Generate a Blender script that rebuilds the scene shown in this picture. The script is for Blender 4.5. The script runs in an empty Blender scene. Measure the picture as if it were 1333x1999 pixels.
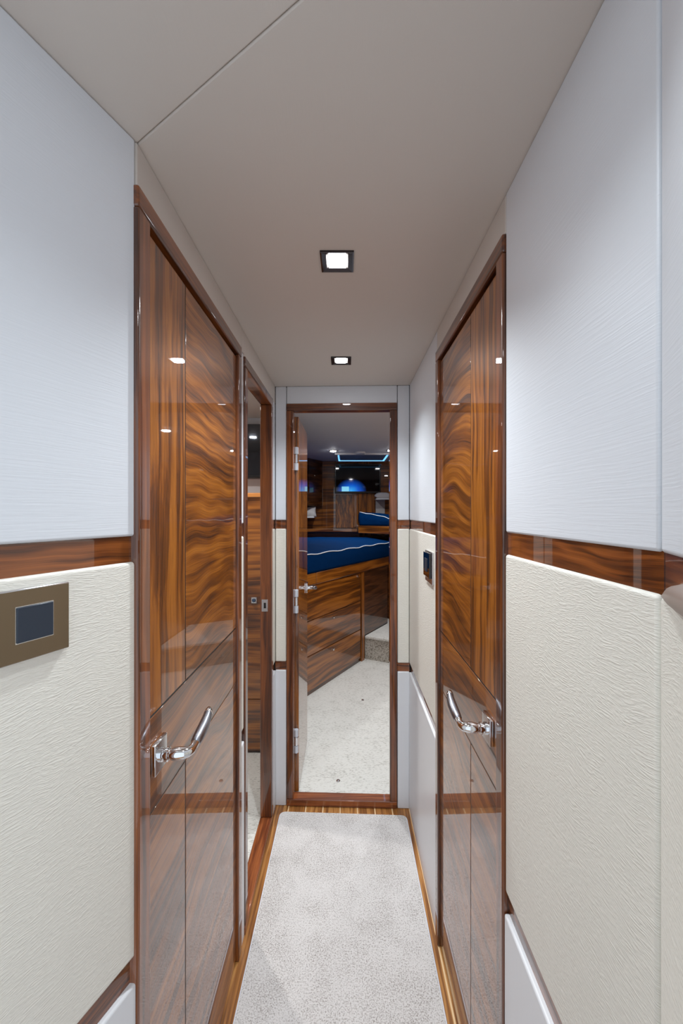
import bpy, bmesh, math, random
from mathutils import Vector, Matrix, noise

random.seed(7)
C = bpy.context.scene.collection
SC = bpy.context.scene
F = 777.6            # focal length in pixels for the 1333 px wide frame
CZ = 1.43            # camera height

# ------------------------------------------------------------------ camera
cam_d = bpy.data.cameras.new('camera')
cam_d.sensor_fit = 'HORIZONTAL'; cam_d.sensor_width = 24.0; cam_d.lens = 14.0
cam_d.shift_x = -8.5/1333; cam_d.shift_y = 0.0
cam_d.clip_start = 0.005
cam = bpy.data.objects.new('camera', cam_d); C.objects.link(cam)
cam.location = (0, 0, CZ); cam.rotation_euler = (math.radians(90), 0, 0)
SC.camera = cam

# ------------------------------------------------------------------ world: cool daylight of the open saloon behind
w = bpy.data.worlds.new('world'); SC.world = w; w.use_nodes = True
bg = w.node_tree.nodes['Background']
bg.inputs[0].default_value = (0.80, 0.90, 1.0, 1); bg.inputs[1].default_value = 1.25

SC.view_settings.view_transform = 'Standard'; SC.view_settings.look = 'None'
SC.view_settings.gamma = 1; SC.view_settings.use_curve_mapping = False
SC.view_settings.exposure = 0.0

LAMP_NEAR = 60.0     # emission of the corridor downlights
LAMP_CABIN = 80.0
SPOT_NEAR = 36.0
SPOT_CABIN = 42.0
HATCH_BLUE = 1.3
try:
    SC.cycles.max_bounces = 10; SC.cycles.diffuse_bounces = 6; SC.cycles.glossy_bounces = 6
    SC.cycles.use_denoising = True
    SC.cycles.sample_clamp_indirect = 8.0
except Exception:
    pass

# ================================================================== materials
def new_mat(name):
    m = bpy.data.materials.new(name); m.use_nodes = True
    nt = m.node_tree; b = nt.nodes['Principled BSDF']
    return m, nt, b
def srgb(r, g, b):
    f = lambda c: (c/255/12.92) if c/255 <= .04045 else ((c/255+.055)/1.055)**2.4
    return (f(r), f(g), f(b), 1)
def plain(name, col, rough=.5, metal=0, coat=0, emit=None, strength=0):
    m, nt, b = new_mat(name)
    b.inputs['Base Color'].default_value = col; b.inputs['Roughness'].default_value = rough
    b.inputs['Metallic'].default_value = metal; b.inputs['Coat Weight'].default_value = coat
    b.inputs['Coat Roughness'].default_value = .03
    if emit:
        b.inputs['Emission Color'].default_value = emit; b.inputs['Emission Strength'].default_value = strength
    return m
def N(nt, t, **kw):
    n = nt.nodes.new(t)
    for k, v in kw.items():
        if k.startswith('i_'):
            n.inputs[k[2:].replace('_', ' ')].default_value = v
        else: setattr(n, k, v)
    return n
def L(nt, a, b): nt.links.new(a, b)
def math_(nt, op, a, b=None, clamp=False):
    n = nt.nodes.new('ShaderNodeMath'); n.operation = op; n.use_clamp = clamp
    for i, v in enumerate((a, b)):
        if v is None: continue
        if isinstance(v, (int, float)): n.inputs[i].default_value = v
        else: L(nt, v, n.inputs[i])
    return n.outputs[0]

def wood(name, axis, cols, seed=0.0, warp=.06, figure=7.0, across=9.0, along=.9, gloss=.02, coat=1.0, rings=16.0, ringw=.34):
    """lacquered walnut; axis = grain direction; warp/figure bend the grain"""
    m, nt, b = new_mat(name)
    tc = N(nt, 'ShaderNodeTexCoord')
    off = N(nt, 'ShaderNodeVectorMath', operation='ADD'); off.inputs[1].default_value = (seed*3.1, seed*1.7, seed*2.3)
    L(nt, tc.outputs['Object'], off.inputs[0])
    wn = N(nt, 'ShaderNodeTexNoise'); wn.inputs['Scale'].default_value = figure; wn.inputs['Detail'].default_value = 2
    L(nt, off.outputs[0], wn.inputs['Vector'])
    sub = N(nt, 'ShaderNodeVectorMath', operation='SUBTRACT'); sub.inputs[1].default_value = (.5, .5, .5)
    L(nt, wn.outputs['Color'], sub.inputs[0])
    sc = N(nt, 'ShaderNodeVectorMath', operation='SCALE'); sc.inputs['Scale'].default_value = warp
    L(nt, sub.outputs[0], sc.inputs[0])
    add = N(nt, 'ShaderNodeVectorMath', operation='ADD')
    L(nt, off.outputs[0], add.inputs[0]); L(nt, sc.outputs[0], add.inputs[1])
    i = 'XYZH'.index(axis)
    def stretched(al, ac, scale, detail):
        mp = N(nt, 'ShaderNodeMapping'); s = [al, al, ac] if i == 3 else [al if q == i else ac for q in range(3)]; mp.inputs['Scale'].default_value = s
        L(nt, add.outputs[0], mp.inputs['Vector'])
        n = N(nt, 'ShaderNodeTexNoise'); n.inputs['Scale'].default_value = scale; n.inputs['Detail'].default_value = detail
        n.inputs['Roughness'].default_value = .6
        L(nt, mp.outputs[0], n.inputs['Vector']); return n.outputs['Fac']
    base = stretched(along, across, 1.0, 3)
    mid = stretched(along*2.4, across*9, 1.0, 4)
    fib = stretched(along*6, across*45, 1.0, 3)
    sn = math_(nt, 'SINE', math_(nt, 'MULTIPLY', base, rings*2.2))
    ringv = math_(nt, 'ADD', math_(nt, 'MULTIPLY', sn, .5), .5)
    v = math_(nt, 'ADD', math_(nt, 'MULTIPLY', ringv, ringw), math_(nt, 'MULTIPLY', mid, .96-ringw))
    v = math_(nt, 'ADD', v, math_(nt, 'MULTIPLY', math_(nt, 'SUBTRACT', fib, .5), .55))
    cr = N(nt, 'ShaderNodeValToRGB'); e = cr.color_ramp.elements
    e[0].position = .22; e[0].color = cols[0]; e[1].position = .78; e[1].color = cols[2]
    x = e.new(.5); x.color = cols[1]
    L(nt, v, cr.inputs['Fac']); L(nt, cr.outputs['Color'], b.inputs['Base Color'])
    b.inputs['Roughness'].default_value = .38
    b.inputs['Specular IOR Level'].default_value = .35
    b.inputs['Coat Weight'].default_value = coat; b.inputs['Coat Roughness'].default_value = gloss
    b.inputs['Coat IOR'].default_value = 1.6
    return m

W_MAIN = [(.050, .014, .003, 1), (.235, .068, .006, 1), (.45, .155, .018, 1)]
W_RED  = [(.045, .011, .003, 1), (.170, .043, .007, 1), (.29, .082, .015, 1)]
W_TEAK = [(.16, .055, .012, 1), (.36, .145, .035, 1), (.55, .27, .08, 1)]
W_DARK = [(.018, .006, .002, 1), (.075, .024, .007, 1), (.15, .055, .017, 1)]
wv  = wood('walnut_vertical', 'Z', W_MAIN, 1, warp=.03, figure=4, across=11, along=.5)
wv2 = wood('walnut_vertical_frame', 'Z', W_RED, 5, warp=.02, figure=3, across=12, along=.5)
wy2 = wood('walnut_frame_lengthwise', 'Y', W_RED, 6, warp=.02, figure=3, across=12, along=.5)
wx2 = wood('walnut_frame_crosswise', 'X', W_RED, 7, warp=.02, figure=3, across=12, along=.5)
wfig = wood('walnut_figured', 'H', W_MAIN, 2, warp=.20, figure=1.9, across=9, along=1.0, rings=17, ringw=.22)
wfig2 = wood('walnut_figured_right', 'H', W_MAIN, 9, warp=.22, figure=1.9, across=9, along=1.0, rings=17, ringw=.22)
wband = wood('walnut_band', 'H', W_MAIN, 3, warp=.12, figure=2.2, across=8, along=.6, rings=12)
wrail = wood('walnut_rail', 'H', W_RED, 4, warp=.05, figure=4, across=22, along=1.6)
wrailx = wood('walnut_rail_crosswise', 'H', W_RED, 4, warp=.06, figure=4, across=14, along=1.6)
wcab = wood('walnut_cabin', 'H', W_MAIN, 11, warp=.07, figure=1.6, across=9, along=.7, rings=12)
wcabd = wood('walnut_cabin_dark_shade', 'H', W_DARK, 12, warp=.06, figure=2.2, across=9, along=.9, rings=14)  # darker walnut copy; on the overhead locker it paints in the shade
wcabv = wood('walnut_cabin_upright', 'Z', W_MAIN, 13, warp=.04, figure=2.2, across=9, along=.6)
wsill = wood('mahogany_sill', 'Y', [(.10, .022, .006, 1), (.24, .062, .016, 1), (.36, .11, .03, 1)], 8, warp=.02, figure=3, across=16, along=.8)
wsillx = wood('mahogany_sill_crosswise', 'X', [(.10, .022, .006, 1), (.24, .062, .016, 1), (.36, .11, .03, 1)], 8, warp=.02, figure=3, across=16, along=.8)
wcounter = plain('light_teak_edge', srgb(214, 140, 70), .3, coat=1)
black = plain('black_inlay', (.006, .005, .005, 1), .4)
dark = plain('dark_backing', (.02, .015, .012, 1), .8)

def teak_floor():
    m = wood('teak_and_holly_floor', 'Y', W_TEAK, 15, warp=.02, figure=3, across=16, along=1.0, gloss=.12, coat=.5)
    nt = m.node_tree; b = nt.nodes['Principled BSDF']
    src = b.inputs['Base Color'].links[0].from_socket
    tc = N(nt, 'ShaderNodeTexCoord'); sp = N(nt, 'ShaderNodeSeparateXYZ'); L(nt, tc.outputs['Object'], sp.inputs[0])
    q = math_(nt, 'DIVIDE', math_(nt, 'ADD', sp.outputs['X'], .2765+.0831*10), .0831)
    fr = math_(nt, 'FRACT', math_(nt, 'ADD', q, .5))
    dd = math_(nt, 'ABSOLUTE', math_(nt, 'SUBTRACT', fr, .5))
    mask = math_(nt, 'LESS_THAN', dd, .034)
    right = math_(nt, 'GREATER_THAN', sp.outputs['X'], -.30)
    mask = math_(nt, 'MULTIPLY', mask, right)
    mix = N(nt, 'ShaderNodeMix', data_type='RGBA'); L(nt, mask, mix.inputs[0]); L(nt, src, mix.inputs[6])
    mix.inputs[7].default_value = srgb(232, 196, 150); L(nt, mix.outputs[2], b.inputs['Base Color'])
    return m
teak = teak_floor()

def textured(name, col, rough, layers, bump=.3, dist=.002, coat=0, colvar=0.0, spec=.5):
    """layers: (sx, sy, sz, detail, weight, ridged)"""
    m, nt, b = new_mat(name)
    b.inputs['Roughness'].default_value = rough; b.inputs['Coat Weight'].default_value = coat
    b.inputs['Specular IOR Level'].default_value = spec
    tc = N(nt, 'ShaderNodeTexCoord'); tot = None
    for sx, sy, sz, det, wt, ridged in layers:
        wn = N(nt, 'ShaderNodeTexNoise'); wn.inputs['Scale'].default_value = 14; wn.inputs['Detail'].default_value = 1
        L(nt, tc.outputs['Object'], wn.inputs['Vector'])
        s1 = N(nt, 'ShaderNodeVectorMath', operation='SCALE'); s1.inputs['Scale'].default_value = .022 if ridged else .004
        L(nt, wn.outputs['Color'], s1.inputs[0])
        ad = N(nt, 'ShaderNodeVectorMath', operation='ADD'); L(nt, tc.outputs['Object'], ad.inputs[0]); L(nt, s1.outputs[0], ad.inputs[1])
        mp = N(nt, 'ShaderNodeMapping'); mp.inputs['Scale'].default_value = (sx, sy, sz); L(nt, ad.outputs[0], mp.inputs['Vector'])
        n = N(nt, 'ShaderNodeTexNoise'); n.inputs['Scale'].default_value = 1; n.inputs['Detail'].default_value = det
        L(nt, mp.outputs[0], n.inputs['Vector'])
        v = n.outputs['Fac']
        if ridged:
            v = math_(nt, 'MULTIPLY', math_(nt, 'ABSOLUTE', math_(nt, 'SUBTRACT', v, .5)), 5.0, True)
        v = math_(nt, 'MULTIPLY', v, wt)
        tot = v if tot is None else math_(nt, 'ADD', tot, v)
    bp = N(nt, 'ShaderNodeBump'); bp.inputs['Strength'].default_value = bump; bp.inputs['Distance'].default_value = dist
    L(nt, tot, bp.inputs['Height']); L(nt, bp.outputs[0], b.inputs['Normal'])
    if colvar:
        mr = N(nt, 'ShaderNodeMapRange'); mr.inputs['To Min'].default_value = 1-colvar; mr.inputs['To Max'].default_value = 1.0
        L(nt, tot, mr.inputs['Value'])
        mx = N(nt, 'ShaderNodeVectorMath', operation='SCALE'); mx.inputs[0].default_value = col[:3]; L(nt, mr.outputs[0], mx.inputs['Scale'])
        L(nt, mx.outputs[0], b.inputs['Base Color'])
    else: b.inputs['Base Color'].default_value = col
    return m
vinyl = textured('ribbed_white_vinyl', srgb(219, 222, 227), .42, [(9, 9, 420, 2, 1.0, False), (40, 40, 900, 1, .4, False)], .24, .0012)
vinyl_hdr = textured('soft_ceiling_vinyl', srgb(208, 200, 192), .5, [(500, 40, 40, 2, 1.0, False)], .15, .0006)
leather = textured('cream_leather', srgb(228, 224, 214), .45, [(48, 48, 330, 2, 1.0, True), (260, 260, 700, 1, .2, False)], .36, .0013)
smooth = textured('smooth_white_laminate', srgb(226, 227, 230), .32, [(6, 6, 6, 1, 1.0, False)], .05, .001)
taupe = plain('taupe_leather', srgb(150, 132, 122), .4)

def carpet_mat(name, c0, c1, scale, streak=1.0, bump=.8, hole=.5):
    m, nt, b = new_mat(name)
    tc = N(nt, 'ShaderNodeTexCoord')
    mp = N(nt, 'ShaderNodeMapping'); mp.inputs['Scale'].default_value = (1, streak, 1); L(nt, tc.outputs['Object'], mp.inputs['Vector'])
    n = N(nt, 'ShaderNodeTexNoise'); n.inputs['Scale'].default_value = scale; n.inputs['Detail'].default_value = 3; n.inputs['Roughness'].default_value = .7
    L(nt, mp.outputs[0], n.inputs['Vector'])
    n2 = N(nt, 'ShaderNodeTexNoise'); n2.inputs['Scale'].default_value = 9; n2.inputs['Detail'].default_value = 2
    L(nt, tc.outputs['Object'], n2.inputs['Vector'])
    v = math_(nt, 'ADD', n.outputs['Fac'], math_(nt, 'MULTIPLY', math_(nt, 'SUBTRACT', n2.outputs['Fac'], .5), .22))
    cr = N(nt, 'ShaderNodeValToRGB'); e = cr.color_ramp.elements
    e[0].position = hole-.16; e[0].color = c0; e[1].position = hole+.08; e[1].color = c1
    L(nt, v, cr.inputs['Fac']); L(nt, cr.outputs[0], b.inputs['Base Color'])
    b.inputs['Roughness'].default_value = .95; b.inputs['Specular IOR Level'].default_value = .1
    bp = N(nt, 'ShaderNodeBump'); bp.inputs['Strength'].default_value = bump; bp.inputs['Distance'].default_value = .003
    L(nt, n.outputs['Fac'], bp.inputs['Height']); L(nt, bp.outputs[0], b.inputs['Normal'])
    return m
runner_m = carpet_mat('speckled_runner', srgb(136, 127, 121), srgb(217, 213, 211), 250, 1.0, .7, .45)
carpet_m = carpet_mat('ivory_carpet', srgb(150, 146, 136), srgb(226, 225, 219), 60, 3.2, .5, .40)
riser_m = carpet_mat('woven_step_riser', srgb(120, 112, 100), srgb(200, 194, 184), 90, 1.0, .7, .5)
binding_m = plain('white_binding', srgb(225, 225, 232), .6)
chrome = plain('polished_chrome', (.82, .83, .85, 1), .06, 1)
satin = plain('satin_grip', srgb(150, 152, 160), .35, 1)
bronze = plain('brushed_bronze', srgb(132, 117, 98), .22, 1)
steel = plain('steel_edge', srgb(215, 215, 218), .18, 1)
hinge_m = plain('hinge_steel', srgb(215, 222, 232), .22, .35)
button_m = plain('slate_button', srgb(38, 48, 62), .35)
dark_glass = plain('dark_glass', (.004, .005, .008, 1), .03, 0, 1)
mirror_dark = plain('smoked_mirror', srgb(92, 96, 102), .04, .9)
mirror_m = plain('polished_panel', srgb(128, 96, 72), .06, .85, 1)
bezel = plain('black_chrome', srgb(70, 66, 68), .12, 1)
lamp_m = plain('led_lamp', (1, 1, 1, 1), .5, emit=(.92, .95, 1.0, 1), strength=LAMP_NEAR)
lampc_m = plain('led_lamp_cabin', (1, 1, 1, 1), .5, emit=(.98, .97, 1.0, 1), strength=LAMP_CABIN)
blue_m = plain('hatch_blue_light', (.2, .6, 1, 1), .5, emit=(.22, .62, 1.0, 1), strength=HATCH_BLUE)
white_pl = plain('white_plastic', srgb(220, 220, 220), .4)
pillow_m = plain('pale_linen', srgb(205, 200, 198), .9)
navy = textured('navy_bedcover', srgb(0, 42, 86), .85, [(14, 14, 14, 3, 1.0, False), (300, 300, 300, 1, .3, False)], .5, .02, spec=.04)
piping_m = plain('white_piping', srgb(225, 228, 235), .6)
cab_ceil = textured('cabin_headliner', srgb(224, 229, 233), .6, [(200, 200, 200, 2, 1.0, False)], .1, .001)

# ================================================================== mesh helpers
def link(name, bm, mat, parent=None, smooth_=False):
    me = bpy.data.meshes.new(name); bmesh.ops.recalc_face_normals(bm, faces=bm.faces); bm.to_mesh(me); bm.free()
    o = bpy.data.objects.new(name, me); C.objects.link(o)
    if mat: me.materials.append(mat)
    if smooth_:
        for p in me.polygons: p.use_smooth = True
    if parent: o.parent = parent
    return o
def auto_smooth(o, ang=40):
    me = o.data
    for p in me.polygons: p.use_smooth = True
    try: me.set_sharp_from_angle(angle=math.radians(ang))
    except Exception: pass
    if ang == 50:      # broad flat faces keep their own normal, only the narrow rounded edges are smoothed
        for p in me.polygons:
            p.use_smooth = min((me.vertices[i].co-me.vertices[j].co).length for i, j in p.edge_keys) < .0055
    return o
def merge(dst, src):
    me = bpy.data.meshes.new('tmp'); src.to_mesh(me); src.free(); dst.from_mesh(me); bpy.data.meshes.remove(me)
def bm_box(x0, x1, y0, y1, z0, z1, bev=0.0, seg=2):
    bm = bmesh.new(); bmesh.ops.create_cube(bm, size=1)
    for v in bm.verts:
        v.co = Vector((x0+(v.co.x+.5)*(x1-x0), y0+(v.co.y+.5)*(y1-y0), z0+(v.co.z+.5)*(z1-z0)))
    if bev:
        bmesh.ops.bevel(bm, geom=list(bm.edges), offset=bev, segments=seg, affect='EDGES', profile=.5)
    return bm
def bm_prism(pts, z0, z1, bev=0.0, seg=2):
    bm = bmesh.new()
    a = [bm.verts.new((x, y, z0)) for x, y in pts]; b = [bm.verts.new((x, y, z1)) for x, y in pts]
    bm.faces.new(a[::-1]); bm.faces.new(b); n = len(pts)
    for i in range(n): bm.faces.new((a[i], a[(i+1) % n], b[(i+1) % n], b[i]))
    bmesh.ops.recalc_face_normals(bm, faces=bm.faces)
    if bev: bmesh.ops.bevel(bm, geom=list(bm.edges), offset=bev, segments=seg, affect='EDGES', profile=.5)
    return bm
def bm_tube(path, radii, n=20, squash=None):
    """sweep circles along a path; squash = per-point (a, b) factors"""
    bm = bmesh.new(); P = [Vector(p) for p in path]; rings = []
    up = Vector((0, 0, 1))
    for i, p in enumerate(P):
        t = (P[min(i+1, len(P)-1)]-P[max(i-1, 0)]).normalized()
        u = up if abs(t.dot(up)) < .95 else Vector((0, 1, 0))
        s = t.cross(u).normalized(); v = s.cross(t).normalized()
        fa, fb = squash[i] if squash else (1, 1)
        rings.append([bm.verts.new(p+radii[i]*(fa*math.cos(2*math.pi*k/n)*s+fb*math.sin(2*math.pi*k/n)*v)) for k in range(n)])
    for a, b in zip(rings, rings[1:]):
        for k in range(n): bm.faces.new((a[k], a[(k+1) % n], b[(k+1) % n], b[k]))
    bm.faces.new(rings[0][::-1]); bm.faces.new(rings[-1])
    return bm
def empty(name, loc=(0, 0, 0)):
    o = bpy.data.objects.new(name, None); C.objects.link(o); o.location = loc; o.empty_display_size = .05; return o
def struct(o): o['kind'] = 'structure'; return o
def tag(o, label, cat, group=None):
    o['label'] = label; o['category'] = cat
    if group: o['group'] = group
    return o

def beam(par, watts, angle, col, radius=.018, z=-.014):
    l = bpy.data.lights.new('beam', 'SPOT'); l.energy = watts; l.spot_size = math.radians(angle); l.spot_blend = 1.0
    l.color = col; l.shadow_soft_size = radius
    o = bpy.data.objects.new('beam', l); C.objects.link(o); o.parent = par; o.location = (0, 0, z); return o

class Frame:
    """local wall frame: s along, t out of the wall into the room"""
    def __init__(self, o, d):
        self.o = Vector((o[0], o[1], 0)); self.d = Vector((d[0], d[1], 0)).normalized()
        n = Vector((self.d.y, -self.d.x, 0))
        if n.dot(-self.o) < 0: n = -n
        self.n = n
        self.M = Matrix(((self.d.x, n.x, 0, self.o.x), (self.d.y, n.y, 0, self.o.y), (0, 0, 1, 0), (0, 0, 0, 1)))
    def box(self, name, s0, s1, z0, z1, t0, t1, mat, parent=None, bev=0.0, seg=2):
        bm = bm_box(s0, s1, t0, t1, z0, z1, bev, seg); bm.transform(self.M)
        o = link(name, bm, mat, parent)
        return auto_smooth(o, 50) if bev else o
    def pt(self, s, t, z): return self.M @ Vector((s, t, z))

H = .6125; ZC = CZ+H                       # ceiling underside
RT, RB = CZ-.0405, CZ-.0805                # dado rail top / bottom
KT, KB = CZ-.730, CZ-.770                  # lower rail
WL = Frame((-.345, 0), (0, 1)); WR = Frame((.3075, 0), (0, 1))
WF = Frame((-.345, 1.944), (.6525, -.023))
WNL = Frame((-.345, .6575), (-.40, -1)); WNR = Frame((.3075, .390), (-.45, -1))

def wall_strip(fr, par, s0, s1, zt=ZC-.0006, railmat=None, z_lo=0.0):
    """upholstered upper panel, rail, cream panel, lower rail, white kick panel"""
    g = .0012
    fr.box('upper_panel', s0+g, s1-g, RT+.001, zt, -.02, 0, vinyl, par, .004, 3)
    fr.box('dado_rail', s0, s1, RB-.002, RT+.002, -.02, -.004, railmat or wrail, par)
    if z_lo < RB-.05:
        fr.box('leather_panel', s0+g, s1-g, KT+.001, RB-.001, -.02, .001, leather, par, .005, 3)
        fr.box('lower_rail', s0, s1, KB-.002, KT+.002, -.02, -.006, railmat or wrail, par)
        fr.box('kick_panel', s0+g, s1-g, .0, KB-.001, -.02, .003, smooth, par, .004, 3)

BT = -.045
# ---- left wall
wl = struct(WL.box('wall_left', .6575, 1.345, 0, ZC+.02, BT, -.02, dark))
WL.box('backing', 1.345, 1.372, 0, ZC+.02, BT, -.02, dark, wl)
WL.box('backing', 1.834, 1.944, 0, ZC+.02, BT, -.02, dark, wl)
WL.box('backing', 1.372, 1.834, CZ+.50, ZC+.02, BT, -.02, dark, wl)
D1 = (.652, 1.300, CZ+.538)
wall_strip(WL, wl, 1.300, 1.345, CZ+.538)
wall_strip(WL, wl, 1.860, 1.944, CZ+.527)
WL.box('header_panel', .6575, 1.3195, CZ+.538, ZC-.0006, -.02, 0, vinyl_hdr, wl, .003, 3)
WL.box('header_panel', 1.3215, 1.944, CZ+.527, ZC-.0006, -.02, 0, vinyl_hdr, wl, .003, 3)
# ---- right wall
D3 = (.768, 1.345, CZ+.538)
wr = struct(WR.box('wall_right', .39, 1.921, 0, ZC+.02, BT, -.02, dark))
wall_strip(WR, wr, .390, .768)
wall_strip(WR, wr, 1.345, 1.921)
WR.box('header_panel', .768, 1.345, CZ+.538, ZC-.0006, -.02, 0, vinyl_hdr, wr, .003, 3)
# ---- angled near walls
wnl = struct(WNL.box('wall_near_left', 0, 1.15, 0, ZC+.02, BT, -.02, dark)); wall_strip(WNL, wnl, .001, .62)
wall_strip(WNL, wnl, .62, 1.15)
wnr = struct(WNR.box('wall_near_right', 0, .40, 0, ZC+.02, BT, -.02, dark)); wall_strip(WNR, wnr, .001, .40)
# ---- far wall with the doorway
LF = .6529
wf = struct(WF.box('wall_far', -.02, .075, 0, ZC+.02, BT, -.02, dark))
WF.box('backing', .575, LF+.03, 0, ZC+.02, BT, -.02, dark, wf)
WF.box('backing', .075, .575, CZ+.50, ZC+.02, BT, -.02, dark, wf)
wall_strip(WF, wf, 0, .0555, railmat=wrailx)
wall_strip(WF, wf, .5935, LF, railmat=wrailx)
WF.box('header_panel', .0565, .5925, CZ+.527, ZC-.0006, -.02, 0, vinyl, wf, .003, 3)

# ---- ceiling: two upholstered panels meeting on a slanted seam
ce = struct(link('ceiling', bm_prism([(-1.0, -.4), (.40, -.4), (.40, 2.0), (-.40, 2.0), (-.40, .60)], ZC+.016, ZC+.03), dark))
# seam from (-.345,.664) to (.3,.31)
sx0, sy0, sx1, sy1 = -.345, .662, .3075, .246
gx, gy = .0004, .0007
link('ceiling_panel', bm_prism([(sx0-.006, sy0+.004), (sx1+.006, sy1-.003), (sx1+.006, 1.926), (sx0-.006, 1.950)], ZC, ZC+.016, .0025, 3), vinyl_hdr, ce)
nlx = lambda y: -.345-.40*(.6575-y)
link('ceiling_panel', bm_prism([(sx0-.006-gx, sy0-gy+.004), (nlx(-.4)-.004, -.4), (.33, -.4), (sx1+.006-gx, sy1-gy-.003)], ZC, ZC+.016, .0025, 3), vinyl_hdr, ce)
for o in ce.children: auto_smooth(o, 50)

# ---- corridor floor
fl = struct(link('floor', bm_prism([(-1.0, -.6), (.40, -.6), (.40, 1.99), (-.40, 1.99), (-.40, .6)], -.03, 0), teak))

# ================================================================== doors
def casing(fr, par, s0, s1, zt, wface, tf, tb, mats, z0=0.0, gap=0.0):
    """two jambs and a mitred head"""
    for a, b in ((s0, s0+wface), (s1-wface, s1)):
        fr.box('door_jamb', a, b, z0, zt-wface+.0, tb, tf, mats[0], par, .004, 3)
    fr.box('door_head', s0, s1, zt-wface, zt, tb, tf, mats[1], par, .004, 3)

def lever(fr, par, sc, z, tface, far=1, scale=1.0, lift=.0):
    """square rosette, thumb neck, chrome elbow and satin grip; far=+1 lever points along +s"""
    h = empty('lever_handle'); h.parent = par
    r = fr.box('rosette', sc-.024, sc+.024, z-.028, z+.028, tface, tface+.009, chrome, h, .0018, 3)
    def T(path, rad, mat, name, sq=None):
        bm = bm_tube([(sc+far*a, b, z+c) for a, b, c in path], rad, 24, sq)
        bm.transform(fr.M); return auto_smooth(link(name, bm, mat, h), 45)
    t = tface+.008
    T([(0, t, 0), (0, t+.004, 0), (0, t+.005, 0), (0, t+.009, 0), (0, t+.010, 0), (0, t+.014, 0), (0, t+.015, 0), (0, t+.018, 0)],
      [.0125, .0125, .0098, .0098, .0125, .0125, .0095, .0095], chrome, 'neck')
    T([(0, t+.017, 0), (.001, t+.024, 0), (.002, t+.032, 0), (.003, t+.040, 0), (.006, t+.047, .0005), (.012, t+.051, .001), (.020, t+.0525, .003), (.028, t+.053, .005)],
      [.0090, .0112, .0118, .0108, .0095, .0082, .0075, .0078], chrome, 'elbow')
    T([(.028, t+.053, .005), (.030, t+.053, .006), (.045, t+.054, .010), (.065, t+.055, .016), (.085, t+.054, .021), (.100, t+.052, .024)],
      [.0078, .0094, .0106, .0108, .0096, .0082], satin, 'grip')
    T([(.100, t+.052, .024), (.101, t+.052, .0242), (.110, t+.050, .0260), (.117, t+.048, .0272), (.119, t+.0475, .0276)],
      [.0082, .0088, .0074, .0045, .0015], chrome, 'end_cap')
    return h

def flush_door(name, fr, s0, s1, zt, leaf, seam, mainmat, hl, h1, h2, hs, hz, back):
    d = struct(empty(name, fr.pt((s0+s1)/2, 0, 0)))
    def B(*a, **k):
        o = fr.box(*a, **k); o.parent = d; o.matrix_parent_inverse = Matrix.Translation(-Vector(d.location)); return o
    for nm, a, b, z0, z1, m in (('door_jamb', s0, leaf[0]-.0, 0, zt-.036, wv2), ('door_jamb', leaf[1], s1, 0, zt-.036, wv2), ('door_head', s0, s1, zt-.036, zt, wy2)):
        B(nm, a, b, z0, z1, back, .006, m, bev=.004, seg=4)
    l0, l1 = leaf[0]+.002, leaf[1]-.002; ltop = zt-.045
    core = B('door_leaf', l0, l1, .006, ltop, back, -.0046, black)
    z1, z2 = CZ-h1, CZ-h2; g = .0022
    def Q(nm, a, b, z0_, z1_, m):
        o = fr.box(nm, a, b, z0_, z1_, -.012, -.004, m, None, .0008, 2)
        o.parent = core; return o
    sa, sb = (l0, seam-g), (seam+g, l1)
    Q('upright_panel', *sa, z1+g, ltop, wv)
    Q('figured_panel', *sb, z1+g, ltop, mainmat)
    Q('cross_band', l0, l1, z2+g*.7, z1-g, wband)
    Q('lower_panel', *sa, .006, z2-g*.7, wband)
    Q('lower_panel', *sb, .006, z2-g*.7, mainmat)
    h = lever(fr, None, hs, hz, -.004)
    h.parent = d; h.matrix_parent_inverse = Matrix.Translation(-Vector(d.location))
    return d
flush_door('door_1', WL, *D1, (.693, 1.265), .867, wfig, None, .368, .540, .735, CZ-.447, -.0195)
flush_door('door_2', WR, *D3, (.803, 1.310), .994, wfig2, None, .391, .576, .862, CZ-.468, -.0195)

# doorway 2 on the left (open sliding door to the side cabin)
d3 = struct(empty('door_3', (-.345, 1.6, 0)))
def under(o, par):
    o.parent = par; o.matrix_parent_inverse = Matrix.Translation(-Vector(par.location)); return o
for nm, a, b, z0, z1, m in (('door_jamb', 1.345, 1.380, .03, CZ+.492, wv2), ('door_jamb', 1.825, 1.860, .03, CZ+.492, wv2),
                            ('door_head', 1.345, 1.860, CZ+.492, CZ+.527, wy2), ('door_sill', 1.345, 1.860, 0, .03, wsill)):
    under(WL.box(nm, a, b, z0, z1, -.048, .006, m, None, .004, 4), d3)
lt = under(WL.box('strike_plate', 1.8205, 1.8255, CZ-.455, CZ-.400, -.040, -.012, chrome, None, .001), d3)
under(WL.box('strike_slot', 1.8195, 1.8215, CZ-.440, CZ-.415, -.030, -.020, black), lt)

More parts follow.
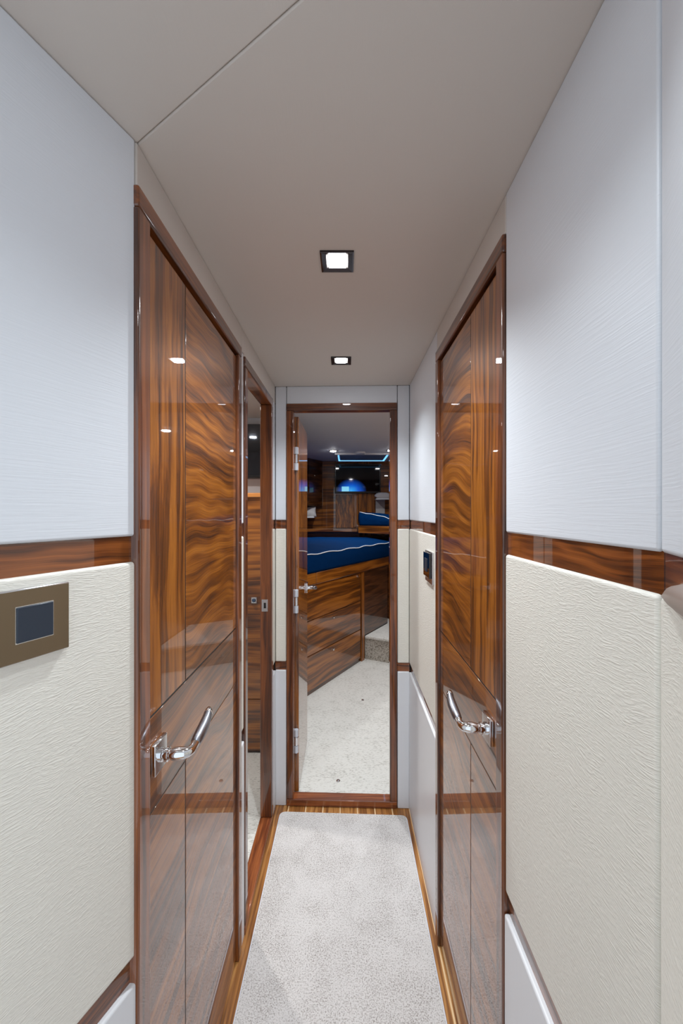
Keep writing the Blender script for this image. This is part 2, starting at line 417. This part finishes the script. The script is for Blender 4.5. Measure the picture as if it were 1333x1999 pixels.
# far doorway into the cabin, door leaf swung 90 degrees inwards
d4 = struct(empty('door_4', (0, 1.94, 0)))
for nm, a, b, z0, z1, m in (('door_jamb', .056, .090, .034, CZ+.493, wv2), ('door_jamb', .5575, .592, .034, CZ+.493, wv2),
                            ('door_head', .056, .592, CZ+.493, CZ+.527, wx2), ('door_sill', .056, .592, 0, .034, wsillx)):
    under(WF.box(nm, a, b, z0, z1, -.050, .006, m, None, .004, 4), d4)
LX0, LX1 = -.262, -.236
leaf = under(auto_smooth(link('door_leaf', bm_box(LX0, LX1, 1.998, 2.44, .028, CZ+.478, .003, 3), wv), 50), d4)
hd = empty('lever_handle'); under(hd, d4)
F4 = Frame((-.236, 0), (0, 1))
r = F4.box('rosette', 2.352, 2.400, CZ-.478, CZ-.422, 0, .009, chrome, hd, .0018, 3)
def T4(path, rad, mat, name):
    bm = bm_tube(path, rad, 20); return auto_smooth(link(name, bm, mat, hd), 45)
T4([(-.228, 2.376, .98), (-.218, 2.376, .98), (-.205, 2.375, .98), (-.186, 2.372, .98), (-.180, 2.362, .981)], [.012, .010, .011, .010, .0085], chrome, 'neck')
T4([(-.181, 2.366, .981), (-.179, 2.340, .985), (-.179, 2.305, .992), (-.182, 2.268, .999), (-.184, 2.256, 1.0)], [.0085, .0105, .0108, .0085, .002], satin, 'grip')
for z in (CZ+.265, CZ-.445, CZ-1.14):
    hg = empty('hinge'); under(hg, d4)
    for k, (a, b) in enumerate(((-.058, -.022), (-.0205, .0205), (.022, .058))):
        bm = bmesh.new()
        bmesh.ops.create_cone(bm, cap_ends=True, segments=20, radius1=.011, radius2=.011, depth=b-a)
        bmesh.ops.bevel(bm, geom=[e for e in bm.edges if abs(e.verts[0].co.z-e.verts[1].co.z) < 1e-5], offset=.0015, segments=2, affect='EDGES')
        bm.transform(Matrix.Translation((-.2475, 1.985, z+(a+b)/2)))
        auto_smooth(link('knuckle', bm, hinge_m if k != 1 else chrome, hg), 40)

# ================================================================== carpet runner
def rounded_rect(pts_fn, r): pass
def rr(corners, r, n=6):
    out = []; m = len(corners)
    for i in range(m):
        p = Vector(corners[i]); a = (Vector(corners[i-1])-p).normalized(); b = (Vector(corners[(i+1) % m])-p).normalized()
        for k in range(n+1):
            t = k/n; q = (1-t)**2*(p+a*r)+2*t*(1-t)*p+t*t*(p+b*r); out.append((q.x, q.y))
    return out
cor = [(-.318, .15), (.279, .15), (.285, 1.868), (-.312, 1.892)]
rn = empty('carpet_runner', (0, 1.0, 0))
tag(rn, 'pale speckled carpet runner with white bound edge lying along the corridor floor', 'rug')
o = link('binding', bm_prism(rr(cor, .03), .0005, .0085, .002, 2), binding_m); under(auto_smooth(o, 50), rn)
cin = [(-.3135, .155), (.2745, .155), (.2805, 1.8635), (-.3075, 1.8875)]
o = link('pile', bm_prism(rr(cin, .027), .0086, .0115, .001, 2), runner_m); under(auto_smooth(o, 50), rn)

# ================================================================== ceiling downlights
def downlight(x, y, label, power=1.0):
    e = empty('ceiling_downlight', (x, y, ZC))
    tag(e, label, 'ceiling light', 'recessed downlights in the corridor ceiling')
    a, b_ = .040, .0245
    bm = bmesh.new()
    prof = [(a, 0), (a, -.004), (a-.003, -.005), (a-.006, -.004), (b_+.002, -.0015), (b_, .006)]
    rings = []
    for s, z in prof:
        rings.append([bm.verts.new((sx*s, sy*s, z)) for sx, sy in ((1, 1), (-1, 1), (-1, -1), (1, -1))])
    for p, q in zip(rings, rings[1:]):
        for k in range(4): bm.faces.new((p[k], p[(k+1) % 4], q[(k+1) % 4], q[k]))
    bm.faces.new(rings[-1])
    link('bezel', bm, bezel, e)
    pr = rr([(-.021, -.021), (.021, -.021), (.021, .021), (-.021, .021)], .010, 5)
    lm = link('lamp', bm_prism(pr, -.0035, .0, .001, 2), lamp_m, e)
    beam(e, SPOT_NEAR*power, 128, (.87, .95, 1.0))
    return e
downlight(-.021, .972, 'square black chrome downlight nearest the camera in the corridor ceiling', 1.12)
downlight(-.019, 1.609, 'smaller looking square downlight in the ceiling just before the far doorway', .72)
downlight(-.021, .33, 'square black chrome downlight in the ceiling above the near end of the corridor', .25)

# ================================================================== switches
sw = empty('light_switch', WNL.pt(.12, 0, CZ-.14)); tag(sw, 'bronze light switch plate with dark square button on left cream leather panel', 'light switch')
c2 = 1/math.sqrt(1+.16)
s_of = lambda d: (.6575-d)/c2
def WNLs(d): return (.6575-d)*math.sqrt(1.16)
s0, s1 = WNLs(.5505), WNLs(.433)
under(WNL.box('wall_plate', s0, s1, CZ-.186, CZ-.0955, .001, .0085, steel, None, .0012, 2), sw)
under(WNL.box('plate_face', s0+.0012, s1-.0012, CZ-.1847, CZ-.0972, .0085, .0092, bronze), sw)
b0, b1 = WNLs(.5300), WNLs(.4905)
under(WNL.box('button_rim', b0-.0008, b1+.0008, CZ-.1625, CZ-.1165, .009, .0097, steel), sw)
bt = under(WNL.box('button', b0, b1, CZ-.1615, CZ-.1175, .009, .0115, button_m, None, .0012, 2), sw)

sw2 = empty('thermostat_panel', WR.pt(1.45, 0, CZ-.19)); tag(sw2, 'small steel control panel with black screen on right wall before the far doorway', 'control panel')
under(WR.box('mounting_plate', 1.385, 1.505, CZ-.255, CZ-.142, .001, .008, steel, None, .001, 2), sw2)
under(WR.box('screen', 1.392, 1.498, CZ-.235, CZ-.146, .008, .0165, dark_glass, None, .002, 2), sw2)
under(WR.box('button', 1.425, 1.470, CZ-.215, CZ-.168, .0165, .0185, button_m, None, .0008, 2), sw2)

# taupe padded end piece on the dado of the near right wall
pd = empty('padded_grab_rail', WNR.pt(.1, 0, CZ-.06)); tag(pd, 'taupe leather padded hand rail at the right edge below the wooden rail', 'hand rail')
bm = bm_tube([(.010, .0015, CZ-.0805), (.022, .002, CZ-.0785), (.045, .003, CZ-.0745), (.0625, .004, CZ-.0715), (.10, .006, CZ-.067), (.30, .009, CZ-.066)],
             [.0004, .0024, .0065, .0095, .013, .015], 16)
bm.transform(WNR.M); under(auto_smooth(link('padding', bm, taupe), 60), pd)

# ================================================================== forward cabin shell
def P(x, y, d): return ((x-675)*d/F, d, CZ+(1000-y)*d/F)
CC = CZ+.64; YB = 5.03
cf = struct(link('floor_cabin', bm_prism([(-.393, 1.991), (1.0, 1.991), (1.0, 5.2), (-1.3, 5.2), (-1.3, 2.701), (-.393, 2.701)], -.03, .012), carpet_m))
cc = struct(link('ceiling_cabin', bm_box(-1.3, 1.0, 1.992, 5.2, CC, CC+.03), cab_ceil))
wfw = struct(link('wall_forward', bm_box(-1.3, 1.0, YB, YB+.05, 0, CC), wcab))
wcr = struct(link('wall_cabin_right', bm_box(.96, 1.0, 1.99, 5.03, .012, CC), wcabv))
wcl = struct(link('wall_cabin_left', bm_box(-1.3, -1.26, 2.76, 5.03, .012, CC), wcabv))
wpt = struct(link('wall_partition', bm_box(-1.26, -.36, 2.70, 2.75, .012, CC), wcabv))
link('return_panel', bm_box(-.40, -.36, 1.993, 2.70, .012, CC), smooth, wpt)
# aft faces of the partition either side of the doorway, seen from the cabin
wab = struct(link('wall_aft', bm_box(.26, 1.0, 1.992, 2.01, .0125, CC), wcabv))
link('panel', bm_box(-.40, .26, 1.992, 2.0, CZ+.53, CC), wcabv, wab)
# upright seams / trims on forward wall
for i, (xa, xb) in enumerate(((629, 653), (700, 733), (748, 765))):
    x0 = P(xa, 0, YB)[0]; x1 = P(xb, 0, YB)[0]
    link('veneer_panel', bm_box(x0, x1-.006, YB-.012, YB, CZ-.3, CC-.002, .002), wcab if i != 1 else wcabv, wfw)
x0, x1 = P(655, 0, YB-.03)[0], P(699, 0, YB-.03)[0]
hp = tag(link('polished_locker', bm_box(x0, x1, YB-.035, YB, CZ-.20, CZ+.22, .004), None), 'glossy brown locker front with bright reflections below the television', 'locker')
hp.data.materials.append(wood('locker_veneer', 'Z', W_MAIN, 21, warp=.10, figure=5, across=9, along=1.2, gloss=.12, coat=.35))
o = link('door_edge', bm_box(x1-.05, x1-.002, YB-.041, YB-.035, CZ-.185, CZ+.205, .002), wcabv, hp)
x2, x3 = P(733, 0, YB-.01)[0], P(751, 0, YB-.01)[0]
o = link('pale_panel', bm_box(x2, x3, YB-.02, YB, CZ-.02, CZ+.155, .002), pillow_m, wfw)

# television
def tv_glow(cx, cz):  # soft blue glow with a paler rectangle, emitted by the screen material
    m, nt, b = new_mat('television_blue_glow'); b.inputs['Base Color'].default_value = (.003, .004, .006, 1)
    b.inputs['Roughness'].default_value = .05; b.inputs['Coat Weight'].default_value = .2; b.inputs['Coat Roughness'].default_value = .02; b.inputs['Specular IOR Level'].default_value = .3
    tc = N(nt, 'ShaderNodeTexCoord'); sp = N(nt, 'ShaderNodeSeparateXYZ'); L(nt, tc.outputs['Object'], sp.inputs[0])
    dx = math_(nt, 'DIVIDE', math_(nt, 'SUBTRACT', sp.outputs['X'], cx), .19)
    dz = math_(nt, 'DIVIDE', math_(nt, 'SUBTRACT', sp.outputs['Z'], cz), .15)
    rr_ = math_(nt, 'SQRT', math_(nt, 'ADD', math_(nt, 'MULTIPLY', dx, dx), math_(nt, 'MULTIPLY', dz, dz)))
    gl = math_(nt, 'POWER', math_(nt, 'SUBTRACT', 1.0, rr_, True), 1.2)
    bx = math_(nt, 'LESS_THAN', math_(nt, 'ABSOLUTE', math_(nt, 'SUBTRACT', sp.outputs['X'], cx-.075)), .045)
    bz = math_(nt, 'LESS_THAN', math_(nt, 'ABSOLUTE', math_(nt, 'SUBTRACT', sp.outputs['Z'], cz+.022)), .030)
    box = math_(nt, 'MULTIPLY', bx, bz)
    cr = N(nt, 'ShaderNodeValToRGB'); e = cr.color_ramp.elements
    e[0].position = 0; e[0].color = (0, 0, 0, 1); e[1].position = 1; e[1].color = (.03, .42, 1, 1)
    x = e.new(.45); x.color = (.003, .10, .62, 1)
    L(nt, gl, cr.inputs['Fac'])
    mix = N(nt, 'ShaderNodeMix', data_type='RGBA'); L(nt, box, mix.inputs[0]); L(nt, cr.outputs['Color'], mix.inputs[6]); mix.inputs[7].default_value = (.25, .72, 1, 1)
    L(nt, mix.outputs[2], b.inputs['Emission Color']); b.inputs['Emission Strength'].default_value = .85
    return m
x0, _, z0 = P(653.5, 963.5, 4.97); x1, _, z1 = P(743, 906.5, 4.97)
tv_m = tv_glow((x0+x1)/2-.08, z0+.032)
tv = tag(empty('television', ((x0+x1)/2, 4.98, z0)), 'black flat screen television mounted on the far cabin wall', 'television')
under(auto_smooth(link('housing', bm_box(x0, x1, 4.972, 5.01, z0, z1, .005, 3), plain('tv_black', (.01, .01, .011, 1), .25)), 50), tv)
under(link('screen', bm_box(x0+.012, x1-.012, 4.968, 4.973, z0+.024, z1-.012), tv_m), tv)
under(link('mount', bm_box(x0+.2, x1-.2, 5.01, 5.03, z0+.1, z1-.1), black), tv)

# overhead locker, left
A = (-.458, 4.69); B_ = (-.294, 4.99)
ol = tag(empty('overhead_locker', (-.6, 4.8, CZ+.077)), 'wooden overhead locker with shade put into its dark colour, hanging under the cabin ceiling on the left', 'cabinet')
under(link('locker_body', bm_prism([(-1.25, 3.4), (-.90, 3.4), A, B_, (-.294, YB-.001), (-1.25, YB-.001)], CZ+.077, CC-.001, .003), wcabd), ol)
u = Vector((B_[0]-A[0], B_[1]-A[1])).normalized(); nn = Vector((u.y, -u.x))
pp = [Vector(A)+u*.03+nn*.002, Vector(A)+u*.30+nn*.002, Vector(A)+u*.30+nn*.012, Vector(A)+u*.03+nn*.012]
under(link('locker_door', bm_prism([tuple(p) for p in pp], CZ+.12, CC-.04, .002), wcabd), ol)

# ceiling hatch
x0, x1 = -.108*1, .47
ht = tag(empty('ceiling_hatch', (.17, 4.6, CC)), 'pale blue lit roof hatch in the cabin ceiling in front of the television', 'hatch')
ya, yb = 4.32, 4.93
def ring(name, xa, xb, y0, y1, wd, z0, z1, mat, par):
    bm = bmesh.new()
    for q in ((xa, xb, y0, y0+wd), (xa, xb, y1-wd, y1), (xa, xa+wd, y0+wd, y1-wd), (xb-wd, xb, y0+wd, y1-wd)):
        merge(bm, bm_box(*q, z0, z1))
    return under(link(name, bm, mat), par)
ring('hatch_frame', -.12, .50, ya, yb, .03, CC-.018, CC-.001, white_pl, ht)
ring('daylight_edge', -.088, .468, ya+.032, yb-.032, .010, CC-.012, CC-.002, blue_m, ht)  # emissive edge standing in for blue daylight around the hatch
under(link('blind', bm_box(-.07, .45, ya+.05, yb-.05, CC-.008, CC-.001), plain('hatch_blind', srgb(120, 138, 165), .5)), ht)
bm = bmesh.new(); bmesh.ops.create_cone(bm, cap_ends=True, segments=28, radius1=.045, radius2=.055, depth=.02)
bm.transform(Matrix.Translation((.155, 4.25, CC-.0105)))
tag(auto_smooth(link('smoke_detector', bm, white_pl), 40), 'small round white detector on the cabin ceiling beside the hatch', 'smoke detector')

# cabin downlights
def spot(x, y, z, label, grp, power=1.0):
    e = tag(empty('cabin_downlight', (x, y, z)), label, 'ceiling light', grp)
    bm = bmesh.new(); bmesh.ops.create_cone(bm, cap_ends=True, segments=28, radius1=.040, radius2=.043, depth=.006)
    bm.transform(Matrix.Translation((0, 0, -.0035))); auto_smooth(link('bezel', bm, chrome, e), 40)
    bm = bmesh.new(); bmesh.ops.create_cone(bm, cap_ends=True, segments=28, radius1=.028, radius2=.030, depth=.006)
    bm.transform(Matrix.Translation((0, 0, -.0085))); link('lamp', bm, lampc_m, e)
    beam(e, SPOT_CABIN*power, 140, (.93, .97, 1.0), .02, -.02)
    return e
G = 'round downlights in the cabin ceiling'
spot(-.133, 4.15, CC, 'round cabin downlight just left of the hatch', G, .85)
spot(.463, 4.12, CC, 'round cabin downlight at the right door jamb', G, .3)
spot(.10, 2.22, CC, 'added out-of-view downlight over the cabin floor inside the doorway', G)  # added lamp, hidden behind the door head, to light the cabin
spot(.70, 3.1, CC, 'added out-of-view downlight above the carpeted step', G)  # another added lamp out of view, lights the cabin from the right

# ================================================================== main berth cabinet with drawers
m_ = .6
cabx = lambda y: -.306+m_*(y-3.05)
base = empty('berth_cabinet', (-.1, 3.4, .012)); tag(base, 'walnut berth base with drawers standing diagonally on the ivory carpet', 'cabinet')
yA, yE = 2.80, 4.29
zl0, zl1 = CZ-.568, CZ-.475
body = [(cabx(yA), yA), (cabx(yE), yE), (cabx(yE), YB-.02), (-1.25, YB-.02), (-1.25, yA)]
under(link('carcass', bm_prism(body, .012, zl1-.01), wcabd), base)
U = Vector((m_, 1)).normalized(); V = Vector((1, -m_)).normalized()
def cp(y, t): p = Vector((cabx(y), y))+V*t; return (p.x, p.y)
def slab(name, ya_, yb_, z0, z1, t0, t1, mat, par, bev=.002):
    return under(auto_smooth(link(name, bm_prism([cp(ya_, t0), cp(yb_, t0), cp(yb_, t1), cp(ya_, t1)], z0, z1, bev), mat), 50), par)
slab('top_ledge', yA, 3.135, zl0, zl1, 0, .028, wcab, base, .006)
slab('top_ledge', 3.139, yE, zl0, zl1, 0, .028, wcab, base, .006)
def drawer(z0, z1, knob):
    dr = slab('drawer', 3.00, 3.77, z0, z1, 0, .014, wcab, base)
    if knob:
        yk, zk = knob; c = cp(yk, .020)
        k = link('push_knob', bm_box(-.009, .009, -.004, .008, -.010, .010, .002, 2), chrome)
        k.location = (c[0], c[1], zk); k.rotation_euler = (0, 0, -math.atan(m_)+math.pi/2)
        k.parent = dr
        auto_smooth(k, 40)
z1d = CZ-.84; z2d = CZ-1.11
drawer(z1d+.003, zl0-.006, (3.72, CZ-.597)); drawer(z2d+.003, z1d-.003, (3.36, CZ-.885)); drawer(.05, z2d-.003, (3.36, CZ-1.153))
slab('stile', 2.80, 2.99, .05, zl0-.004, 0, .013, wcabv, base)
slab('end_post', 3.785, 3.83, .012, zl0-.004, 0, .020, wcabv, base)
slab('side_panel', 3.84, yE, .24, zl0-.004, 0, .012, wcabd, base)

# mattress (navy, with white piping)
def mattress(name, outline, zedge, zbot, crown, mat, label, pipe_pts, seed):
    """outline polygon; crowned top on a grid clipped to the polygon by radial rings"""
    e = empty(name, (sum(p[0] for p in outline)/len(outline), sum(p[1] for p in outline)/len(outline), zbot))
    tag(e, label, 'mattress')
    pts = []
    n = len(outline)
    for i in range(n):
        a, b = Vector(outline[i]), Vector(outline[(i+1) % n]); k = max(2, int((b-a).length/.03))
        for j in range(k): pts.append(a.lerp(b, j/k))
    c = Vector((e.location.x, e.location.y)); bm = bmesh.new(); R = []
    def ze(p): return zedge(p.x, p.y)
    def nz(p, k): return noise.noise(Vector((p.x*k+seed, p.y*k, seed)))
    prof = [(0, zbot, 0), (.004, zbot+.02, 0), (.012, None, .5), (.008, None, .85), (0, None, 1.0)]
    for out, z, f in prof:
        ring_ = []
        for p in pts:
            dr = (p-c).normalized(); q = p+dr*(out+.006*nz(p, 12)*(1 if f else 0))
            zz = z if z is not None else zbot+(ze(p)-zbot)*f+.004*nz(p, 9)*f
            ring_.append(bm.verts.new((q.x, q.y, zz)))
        R.append(ring_)
    for k in range(1, 15):
        s = 1-k/15; ring_ = []
        for p in pts:
            q = c+(p-c)*s; up = crown*(1-s**3)
            ring_.append(bm.verts.new((q.x, q.y, ze(p)*s+ze(c)*(1-s)+up+.007*nz(q, 6))))
        R.append(ring_)
    m = len(pts)
    for a, b in zip(R, R[1:]):
        for k in range(m): bm.faces.new((a[k], a[(k+1) % m], b[(k+1) % m], b[k]))
    top = bm.verts.new((c.x, c.y, ze(c)+crown))
    for k in range(m): bm.faces.new((R[-1][k], R[-1][(k+1) % m], top))
    bm.faces.new(R[0][::-1])
    o = link('cover', bm, mat, None, True); under(o, e)
    # piping runs along the top edge of the front
    a, b = pipe_pts; k = 40; path = []
    for j in range(k+1):
        p = Vector(outline[a]).lerp(Vector(outline[b]), j/k); dr = (p-c).normalized(); q = p+dr*(.004+.006*nz(p, 12))
        path.append((q.x, q.y, ze(p)+.004*nz(p, 9)+.002+.004*math.sin(j*.9+seed)))
    under(link('piping', bm_tube(path, [.0042]*len(path), 8), piping_m, None, True), e)
    return e
o0 = cp(2.85, .022); o1 = cp(3.9, .022); o2 = (cabx(4.36)+.02, 4.34)
def ze1(x, y): return CZ-.330-(.02 if y < 3.4 else 0)*0
mattress('mattress', [o0, o2, (.50, YB-.16), (-1.2, YB-.16), (-1.2, 2.86)], ze1, zl1+.001, .055, navy,
         'large navy mattress with white piping on the diagonal walnut berth base', (0, 1), 3.3)

# ledge behind main berth
x0 = P(608, 0, 4.85)[0]; x1 = .14
lg = tag(link('shelf_ledge', bm_box(x0-.5, x1, 4.885, YB-.04, CZ-.245, CZ-.205, .005), wcounter), 'light wood shelf edge running behind the navy mattress', 'shelf')
lg.data.materials.clear(); lg.data.materials.append(wcab)

# ================================================================== upper berth on the right
ub = tag(empty('upper_berth_cabinet', (.6, 4.5, .24)), 'dark wooden cabinet below the raised right-hand berth', 'cabinet')
q0 = (.145, 4.62); q1 = (.47, 4.40)
bm = bm_prism([(.445, 4.46), (.95, 4.20), (.95, YB-.02), (.445, YB-.02)], .24, zl1-.002)
merge(bm, bm_prism([(.53, 4.42), (.95, 4.20), (.95, YB-.02), (.53, YB-.02)], zl1-.002, CZ-.245))
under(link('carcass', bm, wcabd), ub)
under(auto_smooth(link('front_board', bm_prism([q0, (.95, 4.08), (.95, YB-.02), (.145, YB-.02)], CZ-.245, CZ-.158, .004), wcab), 50), ub)
def ze2(x, y):
    t = min(max((x-.16)/.35, 0), 1); back = min(max((y-4.3)/.5, 0), 1)
    return CZ-.005-.085*t+.05*back*t
mattress('mattress', [(.165, 4.63), (.94, 4.11), (.94, YB-.14), (.165, YB-.14)], ze2, CZ-.157, .02, navy,
         'smaller navy mattress with white piping on the raised berth beside the locker', (0, 1), 8.1)
# pale pillows above the upper berth
def cushion(name, cx, cy, cz, sx, sy, sz, rot, mat, label):
    bm = bmesh.new(); bmesh.ops.create_cube(bm, size=2)
    bmesh.ops.subdivide_edges(bm, edges=list(bm.edges), cuts=7, use_grid_fill=True)
    for v in bm.verts:
        x, y, z = v.co; e = (1-.82*max(abs(x), abs(y))**4)
        v.co = Vector((x*(1-.06*(1-abs(y)**2)), y*(1-.06*(1-abs(x)**2)), z*max(.05, e)))
    bmesh.ops.scale(bm, vec=(sx, sy, sz), verts=bm.verts)
    o = link(name, bm, mat, None, True); o.location = (cx, cy, cz); o.rotation_euler = rot; tag(o, label, 'pillow'); return o
cushion('pillow', *P(747, 968, 4.90)[:1], 4.90, CZ+.200, .10, .035, .040, (math.radians(8), 0, 0), pillow_m, 'pale crumpled pillow on the small shelf right of the television')
link_sh = tag(link('wall_shelf', bm_box(P(733, 0, 4.9)[0], .93, 4.84, YB-.013, CZ+.150, CZ+.165, .003), white_pl), 'narrow white shelf under the pale pillow right of the television', 'shelf')
cushion('pillow', P(596, 0, 4.84)[0], 4.86, CZ+.005, .13, .07, .045, (math.radians(62), 0, math.radians(10)), pillow_m, 'pale grey pillow standing below the overhead locker')
tag(link('wall_shelf', bm_box(-.80, P(613, 0, 4.8)[0], 4.78, YB-.013, CZ-.072, CZ-.052, .003), white_pl), 'narrow white shelf carrying the grey pillow under the overhead locker', 'shelf')

# ================================================================== carpeted step
st = tag(empty('carpeted_step', (.6, 3.8, .012)), 'ivory carpeted step at the right end of the drawer cabinet', 'step')
zs = CZ-1.19
s_a = cp(3.84, .014); s_b = cp(4.29, .014)
pts = [s_a, (.955, 3.47), (.955, 4.6), (.44, 4.6), s_b]
under(auto_smooth(link('riser', bm_prism([(s_a[0]+.004, s_a[1]+.012), (.955, 3.482), (.955, 4.59), (.445, 4.59), (s_b[0]+.003, s_b[1])], .012, zs-.03), riser_m), 50), st)
under(auto_smooth(link('tread', bm_prism(pts, zs-.03, zs, .010, 4), carpet_m), 60), st)

# floor studs
def stud(x, y, lab):
    bm = bmesh.new(); bmesh.ops.create_uvsphere(bm, u_segments=20, v_segments=10, radius=.011)
    bmesh.ops.scale(bm, vec=(1, 1, .45), verts=bm.verts); bm.transform(Matrix.Translation((x, y, .0135)))
    return tag(link('floor_stud', bm, chrome, None, True), lab, 'floor fitting', 'chrome studs in the cabin carpet')
stud(P(660, 0, 2.10)[0], 2.10, 'tiny chrome stud in the ivory carpet just inside the doorway')
stud(P(708, 0, 3.0)[0], 3.0, 'tiny chrome stud in the ivory carpet near the drawer cabinet')

# ================================================================== side cabin seen through doorway on the left
fs = struct(link('floor_side', bm_box(-1.3, -.3935, 1.0, 2.70, -.03, .012), carpet_m))
csd = struct(link('ceiling_side', bm_box(-1.3, -.392, 1.0, 2.70, ZC, ZC+.03), vinyl_hdr))
ws = struct(link('wall_side', bm_box(-1.3, -1.26, 1.0, 2.70, .012, ZC), smooth))
wsb = struct(link('wall_side_back', bm_box(-1.26, -.401, 2.60, 2.695, .012, ZC), smooth))
wsa = struct(link('wall_side_aft', bm_box(-1.26, -.391, 1.0, 1.04, .012, ZC), smooth))
sc_ = tag(empty('side_cabinet', (-.8, 2.45, .012)), 'tall walnut cabinet with light wood top seen through the left doorway', 'cabinet')
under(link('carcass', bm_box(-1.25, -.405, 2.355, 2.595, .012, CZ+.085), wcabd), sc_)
zsm = CZ-1.10
under(link('cabinet_door', bm_box(-1.24, -.41, 2.34, 2.355, zsm+.002, CZ+.083, .001), wcab), sc_)
dl = under(link('cabinet_door', bm_box(-1.24, -.41, 2.34, 2.355, .03, zsm-.002, .001), wcab), sc_)
under(auto_smooth(link('worktop', bm_box(-1.25, -.403, 2.32, 2.597, CZ+.085, CZ+.112, .006, 3), wcounter), 50), sc_)
kx, ky, kz = P(496, 1172, 2.335)
lk = under(auto_smooth(link('latch', bm_box(kx-.016, kx+.016, 2.330, 2.340, kz-.018, kz+.018, .003, 2), chrome), 40), sc_)
bm = bmesh.new(); bmesh.ops.create_uvsphere(bm, u_segments=18, v_segments=10, radius=.011); bm.transform(Matrix.Translation((kx, 2.327, kz)))
under(link('latch_button', bm, plain('knob_dark', srgb(90, 110, 140), .15, 1), None, True), lk)
mr_ = tag(empty('smoked_mirror', (-.8, 2.56, CZ+.25)), 'smoked glass mirror above the side cabinet in the left doorway', 'mirror')
under(link('mirror_glass', bm_box(-1.2, -.41, 2.560, 2.598, CZ+.235, CZ+.565), mirror_dark), mr_)
under(link('bottom_trim', bm_box(-1.2, -.41, 2.52, 2.598, CZ+.215, CZ+.232, .003), black), mr_)
e = tag(empty('side_cabin_added_light', (-.75, 1.9, ZC)), 'added unseen downlight that lights the side cabin behind the left doorway', 'ceiling light')  # unseen lamp added to light the side cabin
bm = bmesh.new(); bmesh.ops.create_cone(bm, cap_ends=True, segments=24, radius1=.035, radius2=.04, depth=.006); bm.transform(Matrix.Translation((0, 0, -.0035))); link('bezel', bm, chrome, e)
bm = bmesh.new(); bmesh.ops.create_cone(bm, cap_ends=True, segments=24, radius1=.026, radius2=.026, depth=.005); bm.transform(Matrix.Translation((0, 0, -.0085))); link('lamp', bm, lampc_m, e)
beam(e, SPOT_CABIN*.8, 140, (1.0, .97, .93), .02, -.02)
